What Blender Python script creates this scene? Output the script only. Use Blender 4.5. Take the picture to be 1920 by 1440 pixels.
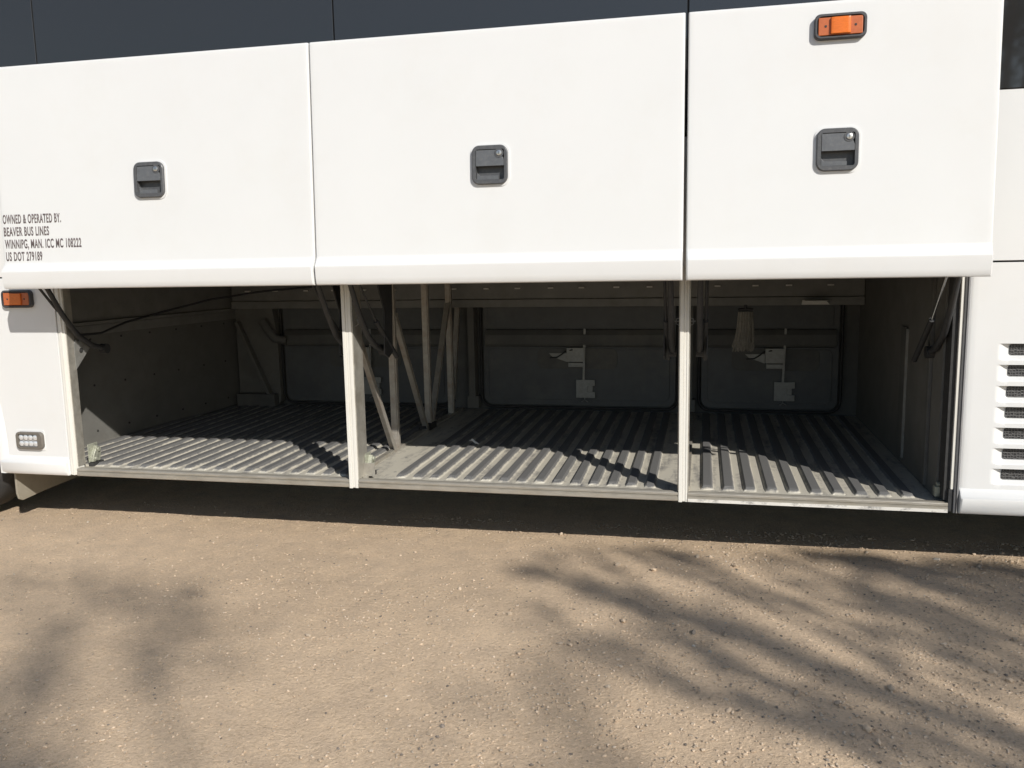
import bpy, bmesh, math, random
import numpy as np
from mathutils import Vector, Matrix

random.seed(7); rng = np.random.default_rng(7)
for o in list(bpy.data.objects): bpy.data.objects.remove(o)
SC = bpy.context.scene
COL = SC.collection
R = math.radians

# ------------------------------------------------------------------ camera
CAM_YAW, CAM_PITCH, CAM_ROLL, CAM_F = R(12.642), R(8.2415), R(-1.0729), 1597.2
cd = bpy.data.cameras.new('camera'); cam = bpy.data.objects.new('camera', cd); COL.objects.link(cam)
fw = Vector((-math.sin(CAM_YAW)*math.cos(CAM_PITCH), math.cos(CAM_YAW)*math.cos(CAM_PITCH), -math.sin(CAM_PITCH)))
r0 = Vector((math.cos(CAM_YAW), math.sin(CAM_YAW), 0)); u0 = r0.cross(fw)
rt = r0*math.cos(CAM_ROLL)+u0*math.sin(CAM_ROLL); up = u0*math.cos(CAM_ROLL)-r0*math.sin(CAM_ROLL)
m = Matrix((rt, up, -fw)).transposed().to_4x4(); m.translation = Vector((0, -4.5, 1.63))
cam.matrix_world = m
cd.sensor_fit = 'HORIZONTAL'; cd.sensor_width = 36.0; cd.lens = 36.0*CAM_F/1920.0
cd.clip_start = 0.05; cd.clip_end = 2000
SC.camera = cam
SC.render.resolution_x = 1024; SC.render.resolution_y = 768

# ------------------------------------------------------------------ light
TO_SUN = Vector((0.91, -1.0, 0.897)).normalized()
SUN_EL = math.asin(TO_SUN.z)
W = bpy.data.worlds.new('World'); SC.world = W; W.use_nodes = True
nt = W.node_tree; nt.nodes.clear()
sky = nt.nodes.new('ShaderNodeTexSky'); sky.sky_type = 'NISHITA'; sky.sun_disc = False
sky.sun_elevation = SUN_EL
sky.sun_rotation = math.atan2(TO_SUN.x, TO_SUN.y)
sky.air_density = 1.0; sky.dust_density = 0.6; sky.ozone_density = 1.0
bg = nt.nodes.new('ShaderNodeBackground'); bg.inputs['Strength'].default_value = 0.085
wo = nt.nodes.new('ShaderNodeOutputWorld')
nt.links.new(sky.outputs[0], bg.inputs[0]); nt.links.new(bg.outputs[0], wo.inputs[0])
sl = bpy.data.lights.new('sun', 'SUN'); sl.energy = 4.0; sl.angle = R(0.53); sl.color = (1.0, 0.955, 0.885)
sun = bpy.data.objects.new('sun', sl); COL.objects.link(sun)
sun.rotation_euler = TO_SUN.to_track_quat('Z', 'Y').to_euler(); sun.location = (10, -12, 12)
SC.view_settings.view_transform = 'Standard'; SC.view_settings.look = 'None'
SC.view_settings.exposure = 0.17; SC.view_settings.gamma = 1.0
SC.view_settings.use_curve_mapping = False

# ------------------------------------------------------------------ materials
def mat(name, col, rough=0.5, metal=0.0, spec=0.5, coat=0.0, var=0.0, vscale=6.0, dirt=None, dirt_amt=0.0, dirt_scale=3.0,
        bump=0.0, bscale=80.0, rvar=0.0, stretch=None):
    M = bpy.data.materials.new(name); M.use_nodes = True
    n = M.node_tree.nodes; l = M.node_tree.links
    b = n['Principled BSDF']
    b.inputs['Base Color'].default_value = (*col, 1); b.inputs['Roughness'].default_value = rough
    b.inputs['Metallic'].default_value = metal; b.inputs['Specular IOR Level'].default_value = spec
    b.inputs['Coat Weight'].default_value = coat; b.inputs['Coat Roughness'].default_value = 0.08
    tc = n.new('ShaderNodeTexCoord'); vec = tc.outputs['Object']
    if stretch:
        mp = n.new('ShaderNodeMapping'); mp.inputs['Scale'].default_value = stretch
        l.new(vec, mp.inputs[0]); vec = mp.outputs[0]
    cur = None
    if var > 0:
        t = n.new('ShaderNodeTexNoise'); t.inputs['Scale'].default_value = vscale; t.inputs['Detail'].default_value = 8
        t.inputs['Roughness'].default_value = 0.65
        l.new(vec, t.inputs['Vector'])
        r = n.new('ShaderNodeValToRGB')
        r.color_ramp.elements[0].position = 0.3; r.color_ramp.elements[1].position = 0.72
        r.color_ramp.elements[0].color = (*[c*(1-var) for c in col], 1)
        r.color_ramp.elements[1].color = (*[min(1, c*(1+var)) for c in col], 1)
        l.new(t.outputs['Fac'], r.inputs[0]); cur = r.outputs[0]
        if rvar > 0:
            mr = n.new('ShaderNodeMapRange'); mr.inputs['To Min'].default_value = max(0.02, rough-rvar)
            mr.inputs['To Max'].default_value = min(1, rough+rvar)
            l.new(t.outputs['Fac'], mr.inputs['Value']); l.new(mr.outputs[0], b.inputs['Roughness'])
    if dirt is not None:
        t2 = n.new('ShaderNodeTexNoise'); t2.inputs['Scale'].default_value = dirt_scale; t2.inputs['Detail'].default_value = 10
        t2.inputs['Roughness'].default_value = 0.7; l.new(vec, t2.inputs['Vector'])
        r2 = n.new('ShaderNodeValToRGB'); r2.color_ramp.elements[0].position = 0.5; r2.color_ramp.elements[1].position = 0.72
        r2.color_ramp.elements[0].color = (0, 0, 0, 1); r2.color_ramp.elements[1].color = (dirt_amt,)*3+(1,)
        l.new(t2.outputs['Fac'], r2.inputs[0])
        mx = n.new('ShaderNodeMix'); mx.data_type = 'RGBA'
        l.new(r2.outputs[0], mx.inputs['Factor'])
        if cur is not None: l.new(cur, mx.inputs[6])
        else: mx.inputs[6].default_value = (*col, 1)
        mx.inputs[7].default_value = (*dirt, 1); cur = mx.outputs[2]
    if cur is not None: l.new(cur, b.inputs['Base Color'])
    if bump > 0:
        t3 = n.new('ShaderNodeTexNoise'); t3.inputs['Scale'].default_value = bscale; t3.inputs['Detail'].default_value = 4
        l.new(vec, t3.inputs['Vector'])
        bp = n.new('ShaderNodeBump'); bp.inputs['Strength'].default_value = bump; bp.inputs['Distance'].default_value = 0.004
        l.new(t3.outputs['Fac'], bp.inputs['Height']); l.new(bp.outputs[0], b.inputs['Normal'])
    return M

WHITE = mat('white_paint', (0.745, 0.752, 0.748), 0.28, coat=0.5, var=0.015, vscale=1.6, dirt=(0.62, 0.58, 0.50), dirt_amt=0.10, dirt_scale=2.6, bump=0.035, bscale=5)
FRAMEW = mat('frame_white', (0.76, 0.745, 0.69), 0.42, var=0.03, vscale=14, dirt=(0.5, 0.44, 0.33), dirt_amt=0.3, dirt_scale=7, stretch=(1, 1, 0.25))
ALU = mat('aluminium', (0.47, 0.45, 0.40), 0.42, metal=0.55, var=0.16, vscale=22, dirt=(0.30, 0.26, 0.20), dirt_amt=0.7, dirt_scale=8, bump=0.15, bscale=120, rvar=0.12)
SILL = mat('sill_metal', (0.40, 0.375, 0.325), 0.48, metal=0.4, var=0.18, vscale=30, dirt=(0.34, 0.29, 0.21), dirt_amt=0.7, dirt_scale=14, bump=0.2, bscale=150, stretch=(0.25, 1, 1))
BRACE = mat('brace_steel', (0.36, 0.335, 0.295), 0.5, metal=0.3, var=0.15, vscale=25, dirt=(0.24, 0.15, 0.09), dirt_amt=0.6, dirt_scale=9, bump=0.15, bscale=90)
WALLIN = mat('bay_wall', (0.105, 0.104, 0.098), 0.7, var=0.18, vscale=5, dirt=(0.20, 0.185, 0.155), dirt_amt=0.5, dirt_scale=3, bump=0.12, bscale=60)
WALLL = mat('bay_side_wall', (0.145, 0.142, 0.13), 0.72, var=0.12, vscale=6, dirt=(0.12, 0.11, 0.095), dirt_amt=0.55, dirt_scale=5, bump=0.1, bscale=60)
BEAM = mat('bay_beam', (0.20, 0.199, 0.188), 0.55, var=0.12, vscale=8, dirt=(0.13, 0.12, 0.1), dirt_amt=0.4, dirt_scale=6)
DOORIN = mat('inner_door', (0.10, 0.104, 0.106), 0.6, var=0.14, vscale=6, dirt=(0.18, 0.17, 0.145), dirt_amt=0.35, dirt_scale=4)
GALV = mat('galvanised', (0.29, 0.29, 0.275), 0.5, metal=0.35, var=0.15, vscale=30, dirt=(0.25, 0.23, 0.19), dirt_amt=0.4, dirt_scale=14)
LATCHM = mat('latch_zinc', (0.42, 0.43, 0.35), 0.45, metal=0.35, var=0.25, vscale=60, dirt=(0.12, 0.11, 0.08), dirt_amt=0.8, dirt_scale=40, bump=0.4, bscale=200)
RUBBER = mat('rubber', (0.035, 0.035, 0.035), 0.75, var=0.3, vscale=30)
SEALG = mat('grey_seal', (0.20, 0.20, 0.205), 0.6, var=0.12, vscale=40, dirt=(0.32, 0.29, 0.24), dirt_amt=0.3, dirt_scale=20, stretch=(1, 1, 0.3))
ARMM = mat('arm_black', (0.03, 0.031, 0.033), 0.6, var=0.25, vscale=25, dirt=(0.07, 0.062, 0.05), dirt_amt=0.4, dirt_scale=10)
CHROME = mat('polished_rod', (0.6, 0.6, 0.6), 0.2, metal=1.0)
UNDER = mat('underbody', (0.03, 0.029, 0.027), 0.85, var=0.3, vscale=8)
FLAPM = mat('flap', (0.30, 0.27, 0.215), 0.8, var=0.12, vscale=9, dirt=(0.30, 0.26, 0.19), dirt_amt=0.6, dirt_scale=7, bump=0.1)
GLASS = mat('tinted_glass', (0.026, 0.026, 0.026), 0.04, spec=1.0, coat=0.0)
HANDLEB = mat('handle_black', (0.082, 0.085, 0.091), 0.38, var=0.12, vscale=40, dirt=(0.22, 0.21, 0.19), dirt_amt=0.35, dirt_scale=60, bump=0.15, bscale=300)
HANDLEP = mat('paddle_black', (0.115, 0.121, 0.129), 0.33, var=0.12, vscale=30, dirt=(0.26, 0.25, 0.23), dirt_amt=0.3, dirt_scale=50)
LOCKM = mat('lock_steel', (0.62, 0.61, 0.58), 0.3, metal=0.9)
HOUSE = mat('lamp_housing', (0.055, 0.055, 0.06), 0.5, var=0.2, vscale=40)
AMBER = mat('amber_lens', (0.72, 0.17, 0.022), 0.22, spec=0.6, var=0.15, vscale=60, stretch=(1, 1, 8))
AMBERD = mat('amber_lens_flange', (0.48, 0.13, 0.045), 0.35, var=0.12, vscale=50)
LEDC = mat('led_lens', (0.82, 0.84, 0.86), 0.15, metal=0.45, var=0.12, vscale=90)
LEDB = mat('led_bezel', (0.15, 0.135, 0.115), 0.5, var=0.15, vscale=60)
INK = mat('lettering_grey', (0.13, 0.105, 0.105), 0.5)
CHIP = mat('worn_white', (0.72, 0.70, 0.65), 0.5, var=0.05, vscale=30, dirt=(0.05, 0.05, 0.05), dirt_amt=1.0, dirt_scale=34, stretch=(0.5, 1, 1))
MOPM = mat('mop_cotton', (0.24, 0.225, 0.195), 0.95, var=0.2, vscale=40)
PAPER = mat('paper', (0.70, 0.68, 0.63), 0.8, var=0.08, vscale=20)
BARK = mat('bark', (0.11, 0.085, 0.062), 0.9, var=0.3, vscale=20, bump=0.5, bscale=40)
LEAF = mat('bud_leaf', (0.075, 0.105, 0.03), 0.6, var=0.35, vscale=3)
TYREM = mat('tyre_rubber', (0.028, 0.027, 0.026), 0.85, var=0.25, vscale=20, dirt=(0.12, 0.10, 0.08), dirt_amt=0.4, dirt_scale=6)
RIMM = mat('rim_alu', (0.6, 0.6, 0.6), 0.25, metal=0.9, var=0.08)
def grille_mat():
    M = mat('vent_grille', (0.035, 0.035, 0.036), 0.5)
    n = M.node_tree.nodes; l = M.node_tree.links; b = n['Principled BSDF']
    tc = n.new('ShaderNodeTexCoord')
    v = n.new('ShaderNodeTexVoronoi'); v.feature = 'DISTANCE_TO_EDGE'; v.inputs['Scale'].default_value = 75
    v.inputs['Randomness'].default_value = 0.35
    l.new(tc.outputs['Object'], v.inputs['Vector'])
    rr = n.new('ShaderNodeValToRGB'); rr.color_ramp.elements[0].position = 0.06; rr.color_ramp.elements[1].position = 0.16
    rr.color_ramp.elements[0].color = (0.10, 0.098, 0.096, 1); rr.color_ramp.elements[1].color = (0.02, 0.02, 0.021, 1)
    l.new(v.outputs[0], rr.inputs[0]); l.new(rr.outputs[0], b.inputs['Base Color'])
    bp = n.new('ShaderNodeBump'); bp.invert = True; bp.inputs['Strength'].default_value = 0.9; bp.inputs['Distance'].default_value = 0.006
    l.new(v.outputs[0], bp.inputs['Height']); l.new(bp.outputs[0], b.inputs['Normal'])
    return M
GRILLE = grille_mat()

def floor_mat():
    M = bpy.data.materials.new('bay_floor_metal'); M.use_nodes = True
    n = M.node_tree.nodes; l = M.node_tree.links; b = n['Principled BSDF']
    b.inputs['Roughness'].default_value = 0.62
    tc = n.new('ShaderNodeTexCoord'); sx = n.new('ShaderNodeSeparateXYZ'); l.new(tc.outputs['Object'], sx.inputs[0])
    # dust lies in the valleys, the crests are rubbed back to dark grey
    mr = n.new('ShaderNodeMapRange'); mr.inputs['From Min'].default_value = 0.379; mr.inputs['From Max'].default_value = 0.3925
    l.new(sx.outputs[2], mr.inputs['Value'])
    mp = n.new('ShaderNodeMapping'); mp.inputs['Scale'].default_value = (14, 2.2, 1); l.new(tc.outputs['Object'], mp.inputs[0])
    t = n.new('ShaderNodeTexNoise'); t.inputs['Scale'].default_value = 1.0; t.inputs['Detail'].default_value = 8; t.inputs['Roughness'].default_value = 0.7
    l.new(mp.outputs[0], t.inputs['Vector'])
    t2 = n.new('ShaderNodeTexNoise'); t2.inputs['Scale'].default_value = 28; t2.inputs['Detail'].default_value = 8; l.new(tc.outputs['Object'], t2.inputs['Vector'])
    a1 = n.new('ShaderNodeMath'); a1.operation = 'MULTIPLY_ADD'; a1.inputs[1].default_value = 2.4; a1.inputs[2].default_value = -1.2
    l.new(t.outputs['Fac'], a1.inputs[0])
    a2 = n.new('ShaderNodeMath'); a2.operation = 'ADD'; l.new(mr.outputs[0], a2.inputs[0]); l.new(a1.outputs[0], a2.inputs[1])
    a3 = n.new('ShaderNodeMath'); a3.operation = 'MULTIPLY_ADD'; a3.inputs[1].default_value = 0.9; l.new(t2.outputs['Fac'], a3.inputs[0]); l.new(a2.outputs[0], a3.inputs[2])
    rr = n.new('ShaderNodeValToRGB')
    e = rr.color_ramp.elements
    e[0].position = 0.42; e[0].color = (0.52, 0.49, 0.415, 1); e[1].position = 1.15 if False else 1.0; e[1].color = (0.15, 0.149, 0.147, 1)
    k = e.new(0.78); k.color = (0.31, 0.295, 0.265, 1)
    l.new(a3.outputs[0], rr.inputs[0]); l.new(rr.outputs[0], b.inputs['Base Color'])
    bp = n.new('ShaderNodeBump'); bp.inputs['Strength'].default_value = 0.25; bp.inputs['Distance'].default_value = 0.003
    l.new(t2.outputs['Fac'], bp.inputs['Height']); l.new(bp.outputs[0], b.inputs['Normal'])
    return M
FLOORM = floor_mat()

def ground_mat():
    M = bpy.data.materials.new('gravel_ground'); M.use_nodes = True
    n = M.node_tree.nodes; l = M.node_tree.links; b = n['Principled BSDF']
    b.inputs['Roughness'].default_value = 0.92; b.inputs['Specular IOR Level'].default_value = 0.25
    tc = n.new('ShaderNodeTexCoord')
    def noise(s, d=8, r=0.6):
        t = n.new('ShaderNodeTexNoise'); t.inputs['Scale'].default_value = s; t.inputs['Detail'].default_value = d; t.inputs['Roughness'].default_value = r
        l.new(tc.outputs['Object'], t.inputs['Vector']); return t
    big = noise(0.7, 3, 0.6); mid = noise(6, 4, 0.65); fine = noise(60, 5, 0.75); vf = noise(230, 2, 0.6)
    r1 = n.new('ShaderNodeValToRGB'); e = r1.color_ramp.elements
    e[0].position = 0.3; e[0].color = (0.66, 0.505, 0.352, 1); e[1].position = 0.7; e[1].color = (0.75, 0.58, 0.41, 1)
    l.new(big.outputs['Fac'], r1.inputs[0])
    r2 = n.new('ShaderNodeValToRGB'); e = r2.color_ramp.elements
    e[0].position = 0.28; e[0].color = (0.80, 0.78, 0.75, 1); e[1].position = 0.54; e[1].color = (1.0, 1.0, 1.0, 1)
    l.new(fine.outputs['Fac'], r2.inputs[0])
    r3 = n.new('ShaderNodeValToRGB'); e = r3.color_ramp.elements
    e[0].position = 0.3; e[0].color = (0.86, 0.86, 0.87, 1); e[1].position = 0.7; e[1].color = (1.06, 1.05, 1.03, 1)
    l.new(mid.outputs['Fac'], r3.inputs[0])
    m1 = n.new('ShaderNodeMix'); m1.data_type = 'RGBA'; m1.blend_type = 'MULTIPLY'; m1.inputs['Factor'].default_value = 1
    l.new(r1.outputs[0], m1.inputs[6]); l.new(r2.outputs[0], m1.inputs[7])
    m2 = n.new('ShaderNodeMix'); m2.data_type = 'RGBA'; m2.blend_type = 'MULTIPLY'; m2.inputs['Factor'].default_value = 1
    l.new(m1.outputs[2], m2.inputs[6]); l.new(r3.outputs[0], m2.inputs[7])
    # pale and dark grit
    v = n.new('ShaderNodeTexVoronoi'); v.inputs['Scale'].default_value = 140; l.new(tc.outputs['Object'], v.inputs['Vector'])
    sp = n.new('ShaderNodeSeparateColor'); l.new(v.outputs['Color'], sp.inputs[0])
    r4 = n.new('ShaderNodeValToRGB'); e = r4.color_ramp.elements
    e[0].position = 0.0; e[0].color = (0.86, 0.85, 0.83, 1); e[1].position = 1.0; e[1].color = (1.12, 1.11, 1.09, 1)
    k = e.new(0.18); k.color = (0.96, 0.96, 0.96, 1); k = e.new(0.85); k.color = (1.02, 1.02, 1.02, 1)
    l.new(sp.outputs[0], r4.inputs[0])
    m3 = n.new('ShaderNodeMix'); m3.data_type = 'RGBA'; m3.blend_type = 'MULTIPLY'; m3.inputs['Factor'].default_value = 1
    l.new(m2.outputs[2], m3.inputs[6]); l.new(r4.outputs[0], m3.inputs[7])
    l.new(m3.outputs[2], b.inputs['Base Color'])
    ad = n.new('ShaderNodeMath'); ad.operation = 'MULTIPLY_ADD'; ad.inputs[1].default_value = 0.35; l.new(vf.outputs['Fac'], ad.inputs[0]); l.new(fine.outputs['Fac'], ad.inputs[2])
    bp = n.new('ShaderNodeBump'); bp.inputs['Strength'].default_value = 0.9; bp.inputs['Distance'].default_value = 0.012
    l.new(ad.outputs[0], bp.inputs['Height']); l.new(bp.outputs[0], b.inputs['Normal'])
    return M
GROUNDM = ground_mat()
def stone_mat():
    M = bpy.data.materials.new('stones'); M.use_nodes = True
    n = M.node_tree.nodes; l = M.node_tree.links; b = n['Principled BSDF']; b.inputs['Roughness'].default_value = 0.85
    a = n.new('ShaderNodeVertexColor'); a.layer_name = 'tint'; l.new(a.outputs[0], b.inputs['Base Color']); return M
STONEM = stone_mat()

# ------------------------------------------------------------------ mesh helpers
class MB:
    def __init__(s): s.v = []; s.f = []; s.m = []
    def add(s, vs, fs, mi=0):
        o = len(s.v); s.v += [tuple(p) for p in vs]; s.f += [tuple(i+o for i in f) for f in fs]; s.m += [mi]*len(fs); return s
    def box(s, x0, x1, y0, y1, z0, z1, mi=0):
        vs = [(x, y, z) for x in (x0, x1) for y in (y0, y1) for z in (z0, z1)]
        return s.add(vs, [(0, 1, 3, 2), (4, 6, 7, 5), (0, 4, 5, 1), (2, 3, 7, 6), (0, 2, 6, 4), (1, 5, 7, 3)], mi)
    def prism(s, pts, a0, a1, axis, mi=0):
        # pts: 2D outline in the two other axes (order x,y,z without axis)
        def P(p, a):
            q = list(p); q.insert(axis, a); return q
        n = len(pts); vs = [P(p, a0) for p in pts]+[P(p, a1) for p in pts]
        fs = [tuple(range(n)), tuple(range(2*n-1, n-1, -1))]+[(i, i+n, (i+1) % n+n, (i+1) % n) for i in range(n)]
        return s.add(vs, fs, mi)
    def tube(s, pts, r, seg=8, mi=0, cap=True):
        pts = [Vector(p) for p in pts]; n = len(pts)
        rs = r if isinstance(r, (list, tuple)) else [r]*n
        vs = []; t0 = (pts[1]-pts[0]).normalized()
        ref = Vector((0, 0, 1)) if abs(t0.z) < 0.9 else Vector((1, 0, 0))
        a = t0.cross(ref).normalized()
        for i in range(n):
            t = (pts[min(i+1, n-1)]-pts[max(i-1, 0)]).normalized()
            a = (a-t*a.dot(t)).normalized(); b = t.cross(a)
            for k in range(seg):
                w = 2*math.pi*k/seg; vs.append(pts[i]+(a*math.cos(w)+b*math.sin(w))*rs[i])
        fs = [(i*seg+k, i*seg+(k+1) % seg, (i+1)*seg+(k+1) % seg, (i+1)*seg+k) for i in range(n-1) for k in range(seg)]
        if cap: fs += [tuple(range(seg-1, -1, -1)), tuple((n-1)*seg+k for k in range(seg))]
        return s.add(vs, fs, mi)
    def bar(s, p0, p1, w, t, side, mi=0):
        # rectangular bar from p0 to p1; width w along `side`, thickness t across
        p0 = Vector(p0); p1 = Vector(p1); d = (p1-p0).normalized(); a = Vector(side); a = (a-d*a.dot(d)).normalized(); b = d.cross(a)
        vs = [q+a*(i*w/2)+b*(j*t/2) for q in (p0, p1) for i, j in ((-1, -1), (1, -1), (1, 1), (-1, 1))]
        return s.add(vs, [(3, 2, 1, 0), (4, 5, 6, 7)]+[(i, (i+1) % 4, (i+1) % 4+4, i+4) for i in range(4)], mi)
    def cyl(s, c, r, axis, l, seg=20, mi=0):
        c = Vector(c); d = [0, 0, 0]; d[axis] = l; return s.tube([c, c+Vector(d)], r, seg, mi)
    def build(s, name, mats, parent=None, smooth=None, bevel=0.0, bseg=2, wn=False):
        me = bpy.data.meshes.new(name); me.from_pydata([tuple(v) for v in s.v], [], s.f)
        ms = mats if isinstance(mats, (list, tuple)) else [mats]
        for q in ms: me.materials.append(q)
        me.polygons.foreach_set('material_index', s.m)
        bm = bmesh.new(); bm.from_mesh(me); bmesh.ops.recalc_face_normals(bm, faces=bm.faces)
        if bevel > 0:
            ed = [e for e in bm.edges if len(e.link_faces) == 2 and e.calc_face_angle(0) > R(25)]
            bmesh.ops.bevel(bm, geom=ed, offset=bevel, segments=bseg, affect='EDGES', profile=0.5, clamp_overlap=True)
        bm.to_mesh(me); bm.free()
        if smooth is not None or bevel > 0:
            me.polygons.foreach_set('use_smooth', [True]*len(me.polygons)); me.set_sharp_from_angle(angle=R(smooth or 40))
        me.update()
        o = bpy.data.objects.new(name, me); COL.objects.link(o)
        if bevel > 0 or wn:
            w_ = o.modifiers.new('weighted_normal', 'WEIGHTED_NORMAL'); w_.keep_sharp = True
        if parent: o.parent = parent
        return o
def tag(o, label=None, cat=None, group=None, kind=None):
    if label: o['label'] = label
    if cat: o['category'] = cat
    if group: o['group'] = group
    if kind: o['kind'] = kind
    return o
def empty(name, loc=(0, 0, 0)):
    o = bpy.data.objects.new(name, None); COL.objects.link(o); o.location = loc; o.empty_display_size = 0.2; return o
def rrect(x0, x1, z0, z1, r, seg=6):
    out = []
    for cx, cz, a0 in ((x1-r, z0+r, -90), (x1-r, z1-r, 0), (x0+r, z1-r, 90), (x0+r, z0+r, 180)):
        for i in range(seg+1):
            a = R(a0+90*i/seg); out.append((cx+r*math.cos(a), cz+r*math.sin(a)))
    return out

# ================================================================== GROUND
def axis_pts(lo, hi, step, far, n):
    core = np.arange(lo, hi+1e-6, step)
    g = np.geomspace(step*2, far, n)
    return np.concatenate([(lo-np.cumsum(np.diff(np.concatenate([[0], g]))))[::-1], core, hi+np.cumsum(np.diff(np.concatenate([[0], g])))])
gx = axis_pts(-6.2, 3.4, 0.035, 900, 26); gy = axis_pts(-4.2, 1.2, 0.035, 900, 26)
def hnoise(x, y):
    z = np.zeros_like(x)
    for k, (fx, fy, ph, a) in enumerate([(0.9, 0.5, 0.3, 5), (-0.6, 1.3, 1.7, 4), (2.3, 1.1, 2.9, 2.2), (1.4, -2.9, 0.4, 2.0), (5.1, 3.3, 1.1, 1.0), (-4.2, 6.1, 2.2, 1.0), (9.7, -7.9, 0.7, .6), (12.3, 10.1, 3.0, .6)]):
        z += a*np.sin(fx*x+fy*y+ph)
    return z*0.0011
X, Y = np.meshgrid(gx, gy, indexing='ij')
Z = np.where((np.abs(X) < 12) & (np.abs(Y) < 12), hnoise(X, Y), 0)
core = (X > -6.3) & (X < 3.5) & (Y > -4.3) & (Y < 1.3)
Z = Z+np.where(core, rng.normal(0, 0.0012, X.shape), 0)
vs = np.stack([X.ravel(), Y.ravel(), Z.ravel()], 1); nx, ny = X.shape
I, J = np.meshgrid(np.arange(nx-1), np.arange(ny-1), indexing='ij'); a = (I*ny+J).ravel()
fs = np.stack([a, a+ny, a+ny+1, a+1], 1)
me = bpy.data.meshes.new('ground'); me.from_pydata(vs.tolist(), [], fs.tolist()); me.materials.append(GROUNDM)
me.polygons.foreach_set('use_smooth', [True]*len(me.polygons))
g = bpy.data.objects.new('ground', me); COL.objects.link(g); tag(g, 'packed tan gravel ground beside the coach', kind='structure')

# loose stones: one uncountable mass
def stones(n):
    ico = bmesh.new(); bmesh.ops.create_icosphere(ico, subdivisions=1, radius=1)
    bv = np.array([v.co[:] for v in ico.verts]); bf = np.array([[v.index for v in f.verts] for f in ico.faces]); ico.free()
    V = []; F = []; C = []; off = 0
    for i in range(n):
        while True:      # patchy: coarser and thicker towards the rear of the coach and the viewer, worn smooth elsewhere
            u = rng.random(); y = -3.4+4.0*u**1.15; x = -4.6+rng.random()*7.2
            d = 0.55+0.22*(x+1.0)-0.16*(y+1.2)+0.28*math.sin(2.1*x+1.3*y+0.6)*math.sin(1.2*x-2.6*y+2.0)+0.16*math.sin(5.3*x-3.1*y)
            if rng.random() < min(1, max(0.12, d)): break
        s = 0.0024+0.0030*rng.random()+0.030*max(0, rng.random()-0.72)**1.9
        if rng.random() < 0.009*d: s = 0.009+0.008*rng.random()
        th = rng.random()*6.283; c, sn = math.cos(th), math.sin(th)
        p = bv*(1+rng.normal(0, 0.16, (len(bv), 1)))*np.array([1.0+0.6*rng.random(), 0.75+0.3*rng.random(), 0.55+0.25*rng.random()])*s
        q = np.stack([p[:, 0]*c-p[:, 1]*sn, p[:, 0]*sn+p[:, 1]*c, p[:, 2]], 1)+np.array([x, y, float(hnoise(np.array(x), np.array(y)))+s*0.36])
        V.append(q); F.append(bf+off); off += len(bv)
        k = 0.60+0.42*rng.random(); w = rng.random()
        base = np.array([0.62, 0.475, 0.33])*(1-w)+np.array([0.56, 0.465, 0.36])*w
        if rng.random() < 0.06: base = np.array([0.24, 0.205, 0.17])
        if rng.random() < 0.010: base = np.array([0.58, 0.53, 0.45])
        C.append(np.repeat(np.append(base*k, 1)[None], len(bv), 0))
    V = np.concatenate(V); F = np.concatenate(F); C = np.concatenate(C)
    me = bpy.data.meshes.new('gravel_stones'); me.from_pydata(V.tolist(), [], F.tolist())
    ca = me.color_attributes.new('tint', 'FLOAT_COLOR', 'POINT'); ca.data.foreach_set('color', C.ravel())
    me.materials.append(STONEM); o = bpy.data.objects.new('gravel_stones', me); COL.objects.link(o)
    tag(o, 'loose small stones scattered over the tan gravel', 'gravel', kind='stuff')
stones(26000)

# ================================================================== COACH
BUS = empty('coach_bus', (-0.3, 1.28, 0)); BUS_INV = Matrix.Translation((0.3, -1.28, 0))
tag(BUS, 'white coach with three luggage doors raised over open luggage bays', 'bus')
def part(mb, name, mats, smooth=None, bevel=0.0, bseg=2, label=None, parent=None):
    o = mb.build(name, mats, None, smooth, bevel, bseg)
    if parent is None: o.parent = BUS; o.matrix_parent_inverse = BUS_INV
    else:
        o.parent = parent; o.matrix_parent_inverse = BUS_INV if parent.type == 'EMPTY' else Matrix.Identity(4)
    if label: o['label'] = label
    return o
def sub(mb, name, mats, parent, smooth=None, bevel=0.0, bseg=2, label=None):
    return part(mb, name, mats, smooth, bevel, bseg, label, parent)

BX0, BX1 = -7.25, 6.65
Z0, ZD = 0.345, 1.583

# --- shell: roof, far side, ends
def shell():
    b = MB()
    prof = [(0.02, 1.60), (0.02, 3.30), (0.04, 3.40), (0.10, 3.48), (0.22, 3.54), (0.5, 3.58), (1.28, 3.60), (2.06, 3.58), (2.34, 3.54), (2.46, 3.48), (2.53, 3.38), (2.56, 3.28), (2.56, 0.36)]
    n = len(prof); vs = [(x, y, z) for x in (BX0, BX1) for y, z in prof]
    b.add(vs, [(i, i+1, n+i+1, n+i) for i in range(n-1)])
    part(b, 'body_shell', WHITE, smooth=50)
    for x0, x1, nm in ((BX0-0.04, BX0, 'front_end'), (BX1, BX1+0.04, 'rear_end')):
        e = MB(); e.prism([(0.0, 0.36)]+prof, x0, x1, 0); part(e, nm, WHITE)
shell()
# cabin floor that closes the bays from above, and the underside
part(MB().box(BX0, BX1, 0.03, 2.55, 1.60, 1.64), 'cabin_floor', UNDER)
part(MB().box(-4.33, 1.30, 0.10, 2.54, 0.335, 0.362), 'underbody', UNDER)
for xa, xb in ((BX0, -5.55), (1.30, 2.75), (5.5, BX1)):
    part(MB().box(xa, xb, 0.06, 2.54, 0.335, 0.375), 'underbody', UNDER)

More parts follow.
